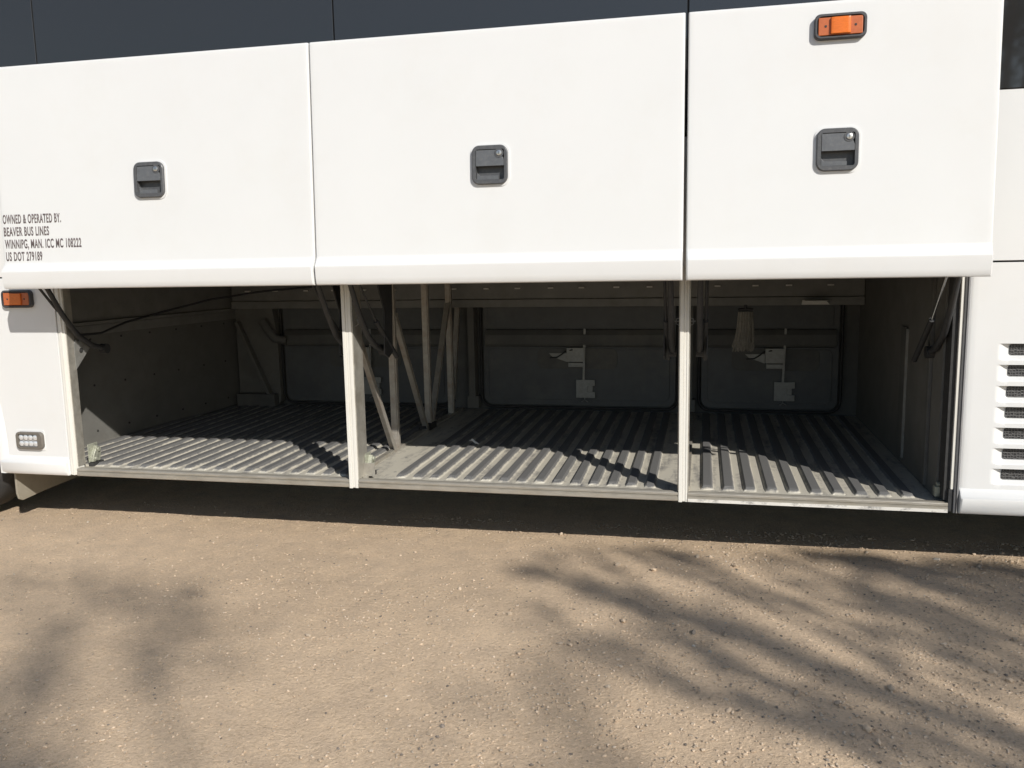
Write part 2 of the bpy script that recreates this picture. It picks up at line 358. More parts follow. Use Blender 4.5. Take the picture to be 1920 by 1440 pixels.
# --- lower side panels
def arch(cx, hw, ztop, n=26, e=2.9):
    pts = []
    for i in range(n+1):
        a = math.pi*i/n
        c, s_ = math.cos(a), math.sin(a)
        pts.append((cx+hw*math.copysign(abs(c)**(2/e), c), Z0+(ztop-Z0)*abs(s_)**(2/e)))
    return pts  # right to left
WX = -4.87
ar = arch(WX, 0.50, 1.17)
fp = MB(); fp.prism([(-3.872, Z0), (-3.872, ZD-0.004), (BX0, ZD-0.004), (BX0, Z0)]+ar[::-1], 0.0, 0.03, 1)
fpo = part(fp, 'front_side_panel', WHITE, bevel=0.004)
# rolled lip round the wheel opening
def lip(cx, hw, zt, parent_panel):
    o_ = arch(cx, hw+0.062, zt+0.055); i_ = arch(cx, hw, zt); mid = arch(cx, hw+0.028, zt+0.026)
    b = MB(); n = len(o_); vs = []
    for k in range(n):
        vs += [(o_[k][0], -0.0015, o_[k][1]), (mid[k][0], -0.020, mid[k][1]), (i_[k][0], -0.018, i_[k][1]), (i_[k][0], 0.05, i_[k][1])]
    b.add(vs, [(k*4+j, k*4+j+1, k*4+4+j+1, k*4+4+j) for k in range(n-1) for j in range(3)])
    sub(b, 'wheel_arch_lip', WHITE, parent_panel, smooth=60)
lip(WX, 0.50, 1.17, fpo)
# bulging skirt moulding: profile (y, z above the bottom)
def skirt(x0, x1, zb, h, name, parent=None, yoff=0.0, end=0.012):
    pr = [(0.012, 0.0), (-0.010, 0.002), (-0.019, 0.010), (-0.025, 0.03), (-0.031, h*0.62), (-0.030, h*0.68), (-0.024, h*0.74), (-0.006, h*0.93), (-0.0015, h), (0.012, h)]
    xs = [x0, x0+end*0.3, x0+end, x1-end, x1-end*0.3, x1]; k = [0.25, 0.8, 1, 1, 0.8, 0.25]
    b = MB(); n = len(pr)
    vs = [(x, yoff+(y*q if y < 0 else y), zb+z) for x, q in zip(xs, k) for y, z in pr]
    fs = [(i*n+j, i*n+j+1, (i+1)*n+j+1, (i+1)*n+j) for i in range(len(xs)-1) for j in range(n-1)]
    fs += [tuple(range(n)), tuple((len(xs)-1)*n+j for j in range(n-1, -1, -1))]
    b.add(vs, fs); return part(b, name, WHITE, smooth=35, parent=parent)
skirt(-4.362, -3.876, Z0-0.004, 0.118, 'skirt_moulding')
skirt(BX0+0.05, -5.38, Z0-0.004, 0.118, 'skirt_moulding')

# upper side skin strip between lower panels and windows (white), behind the raised doors
part(MB().box(BX0, 1.316, -0.001, 0.019, ZD+0.004, 2.23), 'upper_side_panel', WHITE, bevel=0.003)
part(MB().box(1.320, BX1, -0.001, 0.019, ZD+0.004, 2.372), 'upper_side_panel', WHITE, bevel=0.003)
part(MB().box(BX0+0.02, BX1-0.02, 0.008, 0.018, 2.232, 3.302), 'window_band', RUBBER)
# windows, one pane each
wx = [-7.1, -5.72, -3.83, -1.956, -0.085, 1.318]
for xa, xb in zip(wx[:-1], wx[1:]):
    part(MB().prism(rrect(xa+0.004, xb-0.004, 2.24, 3.30, 0.012, 3), -0.004, 0.006, 1), 'window_pane', GLASS, bevel=0.0015, bseg=1)
for xa, xb in ((1.322, 2.98), (2.99, 4.7), (4.71, 6.4)):
    part(MB().prism(rrect(xa+0.004, xb-0.004, 2.376, 3.30, 0.012, 3), -0.006, 0.006, 1), 'window_pane', GLASS, bevel=0.0015, bseg=1)

# --- rear lower panel with louvred vents (surface pressed in, modelled as a height field)
VX0, VX1 = 1.395, 1.457        # ramp start, slot start
vz = [1.160-0.1030*i for i in range(7)]
SLOT = 0.029
def rear_panel():
    x_end = 2.70
    xs = sorted(set([1.262, 1.266, 1.275, 1.30, 1.34, 1.37]+list(np.linspace(VX0-0.012, VX1+0.010, 16))+list(np.linspace(1.48, 2.36, 12))+list(np.linspace(2.37, 2.46, 10))+[2.5, 2.6, x_end]))
    zs = [Z0+0.11, 0.47]
    for c in reversed(vz): zs += [c-SLOT-0.022, c-SLOT-0.016, c-SLOT-0.010, c-SLOT-0.004, c-SLOT, c-SLOT+0.003, c-SLOT*0.5, c, c+SLOT*0.5, c+SLOT-0.003, c+SLOT, c+SLOT+0.002, c+SLOT+0.006]
    zs += [1.24, 1.30, 1.40, 1.50, ZD-0.012, ZD-0.004]; zs = sorted(set(round(z, 5) for z in zs))
    def sm(t): t = max(0, min(1, t)); return t*t*(3-2*t)
    def dep(x, z):
        d = 0
        for c in vz:
            if c-SLOT-0.022 <= z <= c+SLOT+0.002:
                wx_ = sm((x-VX0)/(VX1-VX0))*(1-sm((x-2.39)/0.05))
                if z > c+SLOT-0.001: wz = 1-sm((z-(c+SLOT-0.001))/0.003)
                elif z < c-SLOT: wz = sm((z-(c-SLOT-0.022))/0.022)
                else: wz = 1
                d = max(d, 0.030*wx_*wz)
        e = -0.0; 
        if x < 1.275: d += 0.006*(1-sm((x-1.262)/0.013))
        return d
    b = MB(); n = len(zs)
    b.add([(x, dep(x, z), z) for x in xs for z in zs], [(i*n+j, i*n+j+1, (i+1)*n+j+1, (i+1)*n+j) for i in range(len(xs)-1) for j in range(n-1)])
    o = part(b, 'rear_side_panel', WHITE, smooth=38)
    o.modifiers.new('weighted_normal', 'WEIGHTED_NORMAL').keep_sharp = True
    for c in vz:
        gr = MB(); gr.prism(rrect(VX1-0.002, 2.395, c-SLOT+0.0025, c+SLOT-0.002, 0.012, 5), 0.0255, 0.034, 1)
        part(gr, 'vent_grille', GRILLE)
rear_panel()
part(MB().box(1.262, 2.70, 0.04, 0.055, Z0+0.02, ZD), 'panel_backing', UNDER)
part(MB().box(1.263, 2.70, 0.0, 0.04, Z0+0.005, Z0+0.108), 'lower_rail', WHITE)
skirt(1.261, 2.70, Z0-0.006, 0.128, 'skirt_moulding', end=0.010)
# rear quarter beyond the frame
rq = MB(); r1 = arch(3.55, 0.55, 1.15); r2 = arch(4.85, 0.55, 1.15)
rq.prism([(BX1, Z0), (BX1, ZD-0.004), (2.705, ZD-0.004), (2.705, Z0)]+r1[::-1]+r2[::-1], 0.0, 0.03, 1)
part(rq, 'rear_quarter_panel', WHITE, bevel=0.004)

# --- opening frame: left jamb, posts, right jamb, header
FRX = -3.866
lj = MB()
lj.box(FRX, FRX+0.018, 0.004, 0.07, Z0, 1.59); lj.box(FRX+0.018, FRX+0.030, -0.002, 0.07, Z0, 1.59)
lj.box(FRX+0.030, FRX+0.046, 0.006, 0.07, Z0, 1.59)
part(lj, 'door_jamb', FRAMEW, bevel=0.002, label='cream door jamb at the front end of the bays')
part(MB().box(FRX+0.046, FRX+0.052, 0.012, 0.075, 0.40, 1.59), 'jamb_liner', ALU, bevel=0.0015)
def post(x0, x1):
    b = MB(); b.box(x0, x0+0.020, -0.006, 0.10, Z0-0.008, 1.59); b.box(x0+0.0205, x0+0.035, -0.002, 0.10, Z0-0.004, 1.59)
    b.box(x0+0.0355, x1, -0.004, 0.10, Z0-0.006, 1.59)
    p = part(b, 'door_post', FRAMEW, bevel=0.002)
    sub(MB().box(x1+0.0005, x1+0.006, 0.004, 0.135, 0.39, 1.59), 'side_liner', ALU, p, bevel=0.001); sub(MB().box(x0-0.006, x0-0.0005, 0.012, 0.135, 0.39, 1.59), 'side_liner', ALU, p, bevel=0.001)
    for sx, xx in ((1, x1+0.006), (-1, x0-0.006)):     # small staple and bolt heads
        k = MB(); k.tube([(xx, 0.05, 1.315), (xx+sx*0.014, 0.05, 1.312), (xx+sx*0.016, 0.05, 1.285), (xx, 0.05, 1.278)], 0.003, 6)
        sub(k, 'striker_staple', GALV, p, smooth=40)
        sub(MB().tube([(xx, 0.085, 1.296), (xx+sx*0.028, 0.085, 1.296)], [0.003, 0.004], 6), 'striker_pin', GALV, p, smooth=40)
    return p
post(-1.988, -1.934); post(-0.110, -0.064)
rj = MB(); rj.box(1.222, 1.236, 0.002, 0.13, 0.46, 1.59)
part(rj, 'door_jamb', FRAMEW, bevel=0.0015, label='narrow pale door jamb at the rear end of the bays')
part(MB().prism([(1.2365, 0.012), (1.2375, -0.004), (1.244, -0.008), (1.2455, 0.0), (1.249, 0.0), (1.2505, -0.009), (1.259, -0.004), (1.2605, 0.012)], Z0-0.004, 1.59, 2), 'rubber_seal', SEALG)
part(MB().box(1.214, 1.2365, 0.004, 0.09, Z0, 0.46), 'jamb_foot', ARMM, bevel=0.002)
part(MB().box(1.195, 1.2215, 0.02, 0.12, 0.40, 1.59), 'jamb_liner', RUBBER)
part(MB().box(FRX+0.05, 1.222, 0.02, 0.10, 1.525, 1.595), 'header_rail', ALU, bevel=0.003)

# --- sills
def sill(x0, x1):
    pr = [(0.02, 0.340), (-0.003, 0.3425), (-0.005, 0.346), (-0.005, 0.366), (0.003, 0.368), (0.003, 0.3725), (-0.003, 0.3745), (-0.003, 0.385), (0.000, 0.3885), (0.006, 0.3895), (0.010, 0.386), (0.016, 0.386), (0.022, 0.3895), (0.045, 0.3875), (0.075, 0.380), (0.075, 0.340)]
    part(MB().prism(pr, x0, x1, 0), 'sill', SILL)
sill(FRX+0.048, -1.990); sill(-1.932, -0.112); sill(-0.062, 1.213)
part(MB().box(-0.062, 1.212, -0.0085, -0.0052, 0.3415, 0.3575), 'sill_trim', CHIP, label='chipped white strip under the rear bay sill')

# --- bay floors, pressed with ribs that run across the coach
def bay_floor(x0, x1, ra, rb, pitch, name):
    zl, zt = 0.3765, 0.3955
    xs = [(x0, 0)]
    x = ra
    while x+pitch*0.62 < rb:
        xs += [(x, 0), (x+pitch*0.12, 1), (x+pitch*0.50, 1), (x+pitch*0.62, 0)]; x += pitch
    xs.append((x1, 0))
    ys = [(0.072, 0), (0.118, 0), (0.130, .55), (0.150, .95), (0.165, 1)]+[(y, 1) for y in np.linspace(0.3, 2.40, 12)]+[(2.43, 0), (2.52, 0)]
    b = MB(); n = len(ys)
    jit = [random.uniform(-0.0015, 0.0015) for _ in xs]
    vs = [(xx, y+(0.006*h*random.uniform(-1, 1) if y < 0.17 else 0), zl+(zt-zl)*h*k) for (xx, h) in xs for (y, k) in ys]
    b.add(vs, [(i*n+j, i*n+j+1, (i+1)*n+j+1, (i+1)*n+j) for i in range(len(xs)-1) for j in range(n-1)])
    return part(b, 'bay_floor', FLOORM, label=name)
bay_floor(-4.33, -2.005, -4.20, -2.04, 0.104, 'ribbed metal floor of the front luggage bay')
bay_floor(-2.005, -0.085, -1.755, -0.19, 0.104, 'ribbed metal floor of the middle luggage bay')
bay_floor(-0.085, 1.215, 0.005, 1.16, 0.113, 'ribbed metal floor of the rear luggage bay')
# flat seam strips of the floor
part(MB().box(-2.022, -1.985, 0.10, 2.42, 0.372, 0.3975), 'floor_seam_rail', SILL, bevel=0.003)
part(MB().box(-0.088, -0.052, 0.10, 2.42, 0.372, 0.3965), 'floor_seam_rail', SILL, bevel=0.003)
for x, y in ((-1.93, 0.30), (-1.86, 0.62), (-1.90, 0.95), (-1.80, 0.25), (-1.93, 1.3)): part(MB().tube([(x, y, 0.373), (x, y, 0.3775), (x, y, 0.379)], [0.011, 0.010, 0.004], 10), 'floor_rivet', GALV, smooth=50)

# --- bay walls
lw = MB(); lw.prism([(-4.31, 0.10), (-4.08, 2.50), (-4.16, 2.50), (-4.36, 0.10)], 0.36, 1.60, 2)
part(lw, 'front_bay_wall', WALLL)
lt = MB()
for z0_, z1_, t in ((1.165, 1.235, 0.03), (1.235, 1.262, 0.045), (1.262, 1.60, 0.02)):
    lt.prism([(-4.31+t, 0.16), (-4.08+t, 2.46), (-4.09, 2.46), (-4.32, 0.16)], z0_, z1_-0.003, 2)
part(lt, 'wall_top_trim', BEAM, bevel=0.003)
for i in range(7):
    for z in (0.47, 0.80, 1.13):
        y = 0.45+i*0.3+random.uniform(-.01, .01); x = -4.31+0.23*(y-0.10)/2.4
        part(MB().tube([(x-0.002, y, z), (x+0.004, y, z), (x+0.006, y, z)], [0.009, 0.008, 0.003], 8), 'wall_rivet', UNDER, smooth=50)
part(MB().box(1.185, 1.25, 0.12, 2.52, 0.36, 1.60), 'rear_bay_wall', WALLL)
part(MB().box(1.172, 1.185, 0.86, 0.875, 0.42, 1.19), 'wall_strip', GALV, bevel=0.001)
part(MB().box(1.172, 1.185, 0.885, 1.0, 0.40, 1.20).box(1.166, 1.185, 0.30, 0.34, 0.40, 1.5), 'wall_panel_seam', WALLIN, bevel=0.003)
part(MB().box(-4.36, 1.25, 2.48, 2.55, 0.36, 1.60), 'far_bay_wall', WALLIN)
# longitudinal beam at the back, with lip and bright rivets
bm_ = MB(); bm_.box(-4.02, 1.18, 2.28, 2.478, 1.322, 1.598); bm_.box(-4.02, 1.18, 2.262, 2.478, 1.256, 1.319)
part(bm_, 'ceiling_beam', BEAM, bevel=0.004)
part(MB().box(-4.05, 1.18, 2.0, 2.27, 1.475, 1.598), 'ceiling_duct', WALLIN, bevel=0.01)
for i in range(19):
    x = -3.85+i*0.265+random.uniform(-.02, .02); part(MB().box(x-0.022, x+0.022, 2.255, 2.279, 1.402, 1.413), 'beam_clip', PAPER)

# --- inner faces of the doors on the far side
def far_door(x0, x1, lx, name):
    y = 2.44
    b = MB(); b.prism(rrect(x0, x1, 0.425, 1.30, 0.075), y, y+0.036, 1)
    d = part(b, 'far_side_door', DOORIN, bevel=0.006, label=name)
    s = MB(); pts = rrect(x0-0.018, x1+0.018, 0.407, 1.33, 0.09); pts.append(pts[0])
    s.tube([(px, y-0.004, pz) for px, pz in pts], 0.011, 8, cap=False); sub(s, 'door_seal', RUBBER, d, smooth=50)
    r = MB(); r.prism([(y-0.05, 0.925), (y-0.062, 0.945), (y-0.062, 1.02), (y-0.03, 1.06), (y-0.0005, 1.065), (y-0.0005, 0.915)], x0+0.03, x1-0.03, 0)
    sub(r, 'door_rail', WALLIN, d, bevel=0.004)
    u = MB(); u.prism(rrect(x0+0.05, x1-0.05, 1.085, 1.25, 0.03), y-0.010, y-0.0005, 1); sub(u, 'upper_inner_panel', DOORIN, d, bevel=0.003)
    l = MB(); l.prism(rrect(x0+0.05, x1-0.05, 0.475, 0.90, 0.045), y-0.010, y-0.0005, 1); sub(l, 'lower_inner_panel', DOORIN, d, bevel=0.003)
    if lx is None: return
    # recess plate, latch box, lever, rod, lower latch plate
    rc = MB(); rc.prism(rrect(lx-0.40, lx+0.26, 0.735, 0.905, 0.05), y-0.016, y-0.0105, 1); sub(rc, 'latch_recess', WALLIN, d, bevel=0.002)
    bx = MB(); bx.box(lx-0.148, lx-0.005, y-0.070, y-0.0165, 0.800, 0.915); bx.box(lx-0.138, lx-0.015, y-0.05, y-0.0165, 0.755, 0.790)
    sub(bx, 'latch_box', GALV, d, bevel=0.002)
    lv = MB(); lv.prism([(lx-0.30, 0.868), (lx-0.150, 0.868), (lx-0.150, 0.795), (lx-0.19, 0.81), (lx-0.27, 0.838)], y-0.045, y-0.038, 1)
    sub(lv, 'latch_lever', GALV, d)
    cb = MB(); cb.tube([(lx-0.29, y-0.05, 0.83), (lx-0.23, y-0.055, 0.835), (lx-0.19, y-0.055, 0.86), (lx-0.16, y-0.05, 0.885), (lx-0.1, y-0.075, 0.90)], 0.006, 6); sub(cb, 'release_cable', RUBBER, d, smooth=50)
    rd = MB(); rd.bar((lx, y-0.055, 1.07), (lx-0.012, y-0.055, 0.64), 0.017, 0.006, (1, 0, 0)); sub(rd, 'latch_rod', GALV, d)
    pl = MB(); pl.prism([(lx-0.075, 0.50), (lx+0.080, 0.50), (lx+0.080, 0.548), (lx+0.022, 0.548), (lx+0.022, 0.600), (lx+0.080, 0.600), (lx+0.080, 0.65), (lx-0.075, 0.65)], y-0.048, y-0.036, 1)
    pl.box(lx-0.06, lx+0.06, y-0.036, y-0.0105, 0.515, 0.635)
    sub(pl, 'latch_plate', GALV, d, bevel=0.0015)
    hk = MB(); hk.tube([(lx-0.005, y-0.042, 0.50), (lx-0.005, y-0.042, 0.482), (lx-0.03, y-0.05, 0.468)], 0.005, 6); hk.tube([(lx-0.005, y-0.042, 0.482), (lx+0.025, y-0.05, 0.467)], 0.005, 6); sub(hk, 'latch_hook', GALV, d)
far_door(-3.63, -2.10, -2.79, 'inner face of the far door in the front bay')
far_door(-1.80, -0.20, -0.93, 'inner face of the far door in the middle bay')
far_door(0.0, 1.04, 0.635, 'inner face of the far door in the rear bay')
# far wall posts between the doors
for x in (-1.885, -0.095): part(MB().box(x-0.028, x+0.028, 2.36, 2.479, 0.50, 1.255).box(x-0.05, x+0.05, 2.38, 2.479, 0.40, 0.50), 'far_post', WALLL, bevel=0.004)
# front bay: corner post, gusset and slanting brace against the far wall
part(MB().prism([(-4.06, 0.376), (-4.06, 1.255), (-3.70, 1.255), (-3.66, 0.98), (-3.66, 0.43), (-3.70, 0.376)], 2.385, 2.479, 1), 'corner_gusset', WALLL, bevel=0.004)
part(MB().bar((-4.02, 2.34, 1.14), (-3.70, 2.34, 0.40), 0.06, 0.03, (0, 1, 0)), 'corner_brace', WALLL, bevel=0.004)
part(MB().tube([(-3.77, 2.34, 1.14), (-3.72, 2.33, 1.07), (-3.66, 2.34, 0.99), (-3.56, 2.36, 0.97)], 0.04, 10), 'duct_elbow', WALLIN, smooth=50)
part(MB().box(-4.05, -3.68, 2.30, 2.384, 0.376, 0.50), 'corner_step', WALLIN, bevel=0.01)

# --- partition truss between the front and the middle bay
PX = -2.0
def tpost(y, z1=1.58):
    b = MB(); b.box(PX-0.030, PX+0.010, y, y+0.040, 0.385, z1); b.box(PX+0.010, PX+0.014, y+0.004, y+0.052, 0.385, z1); b.box(PX+0.014, PX+0.020, y+0.002, y+0.008, 0.385, z1)
    return part(b, 'partition_post', BRACE, bevel=0.0015, bseg=1)
tpost(0.815); tpost(1.53); tpost(2.13)
def brace(y0, z0_, y1, z1_):
    b = MB(); p0 = Vector((PX-0.008, y0, z0_)); p1 = Vector((PX-0.008, y1, z1_))
    b.bar(p0, p1, 0.046, 0.005, (1, 0, 0)); d = (p1-p0).normalized(); nrm = Vector((1, 0, 0)).cross(d)
    off = nrm*0.016+Vector((0.0235, 0, 0)); b.bar(p0+off, p1+off, 0.005, 0.036, (1, 0, 0))
    return part(b, 'partition_brace', BRACE)
brace(0.790, 0.386, 0.150, 1.36); brace(1.485, 0.386, 0.880, 1.30); brace(1.60, 0.40, 2.12, 1.30); brace(2.20, 0.50, 2.42, 1.30)
part(MB().box(PX-0.028, PX+0.024, 0.135, 2.30, 1.50, 1.545), 'partition_top_rail', BRACE, bevel=0.002)
part(MB().box(PX-0.05, PX+0.03, 1.46, 1.63, 0.384, 0.43), 'partition_gusset', UNDER, bevel=0.004)

# --- latches at the sill and the plate at the front jamb
def sill_latch(x, y, mirror=1):
    b = MB(); k = mirror
    b.box(x, x+0.004*k, y, y+0.09, 0.400, 0.520)
    b.prism([(y+0.005, 0.405), (y+0.075, 0.405), (y+0.085, 0.45), (y+0.080, 0.49), (y+0.055, 0.505), (y+0.02, 0.455)], x+0.004*k, x+0.030*k, 0)
    b.cyl((x+0.028*k, y+0.062, 0.480), 0.015, 0, 0.012*k, 14); b.cyl((x+0.028*k, y+0.03, 0.425), 0.012, 0, 0.012*k, 12)
    o = part(b, 'sill_latch', LATCHM, bevel=0.002, bseg=1)
    c = MB(); c.box(x, x+0.032*k, y+0.0, y+0.105, 0.376, 0.400); c.cyl((x+0.033*k, y+0.085, 0.388), 0.007, 0, 0.004*k, 10)
    part(c, 'latch_base', RUBBER, bevel=0.002)
sill_latch(FRX+0.052, 0.10); sill_latch(-1.928, 0.09)
part(MB().box(-1.928, -1.86, 0.075, 0.082, 0.392, 0.47).box(-1.928, -1.90, 0.055, 0.082, 0.36, 0.40), 'latch_cover', ALU, bevel=0.002)
sl_ = MB(); sl_.cyl((1.20, 0.10, 0.46), 0.012, 0, -0.02, 12); sl_.box(1.17, 1.195, 0.08, 0.12, 0.40, 0.45); part(sl_, 'rear_striker', LATCHM, bevel=0.002)
# diamond plate with a bolt hole, shaped as the sunlit patch at the jamb
bk = MB(); xb = FRX+0.0545
bk.prism([(0.060, 1.005), (0.195, 1.128), (0.130, 1.196), (0.095, 1.176), (0.078, 1.192), (0.060, 1.170)], xb, xb+0.005, 0)
part(bk, 'jamb_lit_plate', GALV, bevel=0.001)
bl = MB(); bl.cyl((xb+0.005, 0.115, 1.122), 0.0135, 0, 0.0015, 16); part(bl, 'bolt_hole', RUBBER)
bw = MB(); bw.cyl((xb+0.005, 0.115, 1.122), 0.017, 0, 0.0008, 16); part(bw, 'bolt_washer', CHROME)

# --- lifting arms and gas struts of the raised doors
def arm(x, inward, long=True):
    b = MB(); x2 = x
    path = [(x2, -0.225, 1.66), (x2, -0.16, 1.535), (x2, -0.05, 1.36), (x2, 0.06, 1.225), (x2, 0.18, 1.15), (x2, 0.30, 1.115)]
    b.tube(path, [0.012, 0.014, 0.016, 0.018, 0.018, 0.015], 10); b.cyl((x2-0.02, 0.30, 1.115), 0.032, 0, 0.04, 16)
    return part(b, 'door_arm', ARMM, smooth=50)
arm(FRX+0.085, 1); arm(-2.055, -1); arm(-1.865, 1); arm(-0.155, -1); arm(-0.010, 1); arm(1.165, -1)
def strut(x, p0, p1, pm, rod):
    b = MB(); b.tube([(x, *pm), (x, *p1)], 0.015, 10); o = part(b, 'gas_strut', ARMM, smooth=50)
    r_ = MB(); r_.tube([(x, *p0), (x, *pm)], 0.006, 8); sub(r_, 'strut_rod', rod, o, smooth=50)
for x in (-2.10, -1.825, -0.185, 0.020, 1.19-0.07): strut(x, (-0.20, 1.60), (0.42, 1.06), (0.10, 1.30), CHROME if x > 1 else ARMM)
# curved pivot plates hanging from the header beside each post
for x in (-2.10, -1.82, -0.20, 0.03):
    b = MB(); b.prism([(0.10, 1.56), (0.36, 1.56), (0.34, 1.10), (0.27, 1.07), (0.20, 1.10), (0.22, 1.35)], x-0.004, x+0.004, 0); part(b, 'pivot_plate', ARMM, bevel=0.002)
# hanging hose in the front bay
part(MB().tube([(-3.79, 0.10, 1.22), (-3.88, 0.4, 1.205), (-3.98, 0.8, 1.25), (-3.95, 1.2, 1.30), (-3.80, 1.6, 1.37), (-3.5, 1.9, 1.42), (-3.1, 2.1, 1.45)], 0.008, 8), 'hose', ARMM, smooth=60)
part(MB().tube([(-3.82, -0.19, 1.545), (-3.80, -0.08, 1.40), (-3.795, 0.02, 1.30), (-3.79, 0.10, 1.22)], 0.008, 8), 'cable', RUBBER, smooth=60)

# --- raised luggage doors
def luggage_door(x0, x1, label):
    H = 1.24; h = 0.145
    pr = [(0.020, 0.006), (-0.004, 0.000), (-0.014, 0.004), (-0.020, 0.014), (-0.026, 0.035), (-0.033, h*0.64), (-0.032, h*0.69), (-0.026, h*0.75), (-0.008, h*0.93), (-0.0025, h*0.985), (0, h*1.06), (0, 0.3), (0, 0.6), (0, 0.9), (0, H-0.02), (0.001, H-0.006), (0.004, H-0.001), (0.010, H), (0.020, H)]
    xs = [x0, x0+0.0015, x0+0.004, x0+0.009, x0+0.03, (x0+x1)/2, x1-0.03, x1-0.009, x1-0.004, x1-0.0015, x1]
    rl = [0.010, 0.005, 0.002, 0.0, 0, 0, 0, 0, 0.002, 0.005, 0.010]
    mf = [0.3, 0.6, 0.85, 1, 1, 1, 1, 1, 0.85, 0.6, 0.3]
    b = MB(); n = len(pr)
    vs = [(x, (y*q if y < 0 else y)+(r if y < 0.015 else 0), z) for x, r, q in zip(xs, rl, mf) for y, z in pr]
    fs = [(i*n+j, i*n+j+1, (i+1)*n+j+1, (i+1)*n+j) for i in range(len(xs)-1) for j in range(n-1)]
    m_ = len(xs)-1
    fs += [(i*n+n-1, i*n, (i+1)*n, (i+1)*n+n-1) for i in range(m_)]
    fs += [tuple(range(n)), tuple(m_*n+j for j in range(n-1, -1, -1))]
    b.add(vs, fs)
    o = b.build('luggage_door', WHITE, None, smooth=35, wn=True)
    o.location = (0, -0.300, 1.520); o.rotation_euler = (R(-2.3), 0, 0)
    o.parent = BUS; o.matrix_parent_inverse = BUS_INV; o['label'] = label
    ib = MB(); ib.prism(rrect(x0+0.05, x1-0.05, 0.06, H-0.05, 0.04), 0.0205, 0.034, 1); q = ib.build('inner_skin', DOORIN, o, bevel=0.004)
    return o
def dsub(mb, name, mats, door, smooth=None, bevel=0.0, bseg=2, label=None):
    o = mb.build(name, mats, door, smooth, bevel, bseg)
    if label: o['label'] = label
    return o
DH = 0.582   # handle centre above the door's lower edge
def handle(door, cx):
    w, hh = 0.091, 0.095; z0_, z1_ = DH-hh, DH+hh
    # white raised gasket ring, black cup, paddle, lock
    cut = MB().box(cx-0.072, cx+0.076, -0.05, 0.0185, DH-0.074, DH+0.076).build('cutter', HANDLEB); cut.matrix_world = Matrix.LocRotScale(door.location, door.rotation_euler, None)
    door.modifiers.clear(); dm = door.modifiers.new('cut', 'BOOLEAN'); dm.object = cut; dm.operation = 'DIFFERENCE'; dm.solver = 'EXACT'
    dg = bpy.context.evaluated_depsgraph_get(); dg.update(); nm_ = bpy.data.meshes.new_from_object(door.evaluated_get(dg)); nm_.name = 'luggage_door'
    door.modifiers.clear(); door.data = nm_; bpy.data.objects.remove(cut); nm_.set_sharp_from_angle(angle=R(35)); door.modifiers.new('weighted_normal', 'WEIGHTED_NORMAL').keep_sharp = True
    g_o = rrect(cx-w-0.009, cx+w+0.009, z0_-0.009, z1_+0.009, 0.045, 8); g_i = rrect(cx-w+0.006, cx+w-0.006, z0_+0.006, z1_-0.006, 0.034, 8); g_n = len(g_o); g_ = MB()
    g_.add([(x, 0.0, z) for x, z in g_o]+[(x, -0.0045, z) for x, z in g_o]+[(x, -0.0045, z) for x, z in g_i]+[(x, 0.0, z) for x, z in g_i], [(k*g_n+i, k*g_n+(i+1) % g_n, ((k+1) % 4)*g_n+(i+1) % g_n, ((k+1) % 4)*g_n+i) for k in range(4) for i in range(g_n)])
    dsub(g_, 'handle_gasket', WHITE, door, smooth=30)
    outer = rrect(cx-w, cx+w, z0_, z1_, 0.038, 8); inner = rrect(cx-w+0.020, cx+w-0.016, z0_+0.022, z1_-0.020, 0.010, 8)
    n = len(outer); b = MB()
    vs = [(x, -0.0046, z) for x, z in outer]+[(x, -0.016, z) for x, z in outer]
    vs += [(cx+(x-cx)*0.955, -0.0195, DH+(z-DH)*0.96) for x, z in outer]
    vs += [(x, -0.0195, z) for x, z in inner]+[(cx+(x-cx)*0.97, 0.0165, DH+(z-DH)*0.97) for x, z in inner]
    fs = [(k*n+i, k*n+(i+1) % n, (k+1)*n+(i+1) % n, (k+1)*n+i) for k in range(4) for i in range(n)]+[tuple(4*n+i for i in range(n))]
    b.add(vs, fs); dsub(b, 'handle_cup', HANDLEB, door, smooth=35)
    xa, xb, za, zb = cx-w+0.022, cx+w-0.018, DH-0.006, z1_-0.023
    pts = [(xa, za), (xb, za), (xb, za+0.028)]
    for i in range(7):
        a_ = R(-100-80*i/6); pts.append((xb-0.010+0.036*math.cos(a_)+0.010, zb-0.012+0.036*math.sin(a_)+0.012))
    pts += [(xb-0.040, zb), (xa, zb)]
    p = MB(); nn = len(pts)
    vs = [(x, -0.0165-0.004*(zb-z)/(zb-za), z) for x, z in pts]+[(x, -0.0105, z) for x, z in pts]
    p.add(vs, [tuple(range(nn)), tuple(range(2*nn-1, nn-1, -1))]+[(i, i+nn, (i+1) % nn+nn, (i+1) % nn) for i in range(nn)])
    dsub(p, 'handle_paddle', HANDLEP, door, bevel=0.0012)
    f = MB(); f.prism([(xa+0.012, DH-0.071), (xb-0.030, DH-0.071), (xb-0.030, DH-0.052), (xa+0.012, DH-0.050), (xa+0.001, DH-0.035), (xa+0.001, DH-0.071)], -0.006, 0.0164, 1); dsub(f, 'handle_ledge', HANDLEP, door, bevel=0.001)
    k = MB(); kx, kz = cx+w-0.042, z1_-0.040
    k.tube([(kx, -0.006, kz), (kx, -0.0205, kz)], 0.0225, 20, 1); k.tube([(kx, -0.0200, kz), (kx, -0.0235, kz), (kx, -0.0242, kz)], [0.0135, 0.0130, 0.0110], 20, 0); k.box(kx-0.0015, kx+0.0015, -0.0248, -0.0242, kz-0.006, kz+0.006, 1)
    dsub(k, 'lock_cylinder', [LOCKM, HANDLEB], door, smooth=40)
d1 = luggage_door(-3.930, -1.9965, 'raised front luggage door with four lines of grey lettering')
d2 = luggage_door(-1.990, -0.0925, 'raised middle luggage door, the widest of the three with no lamp')
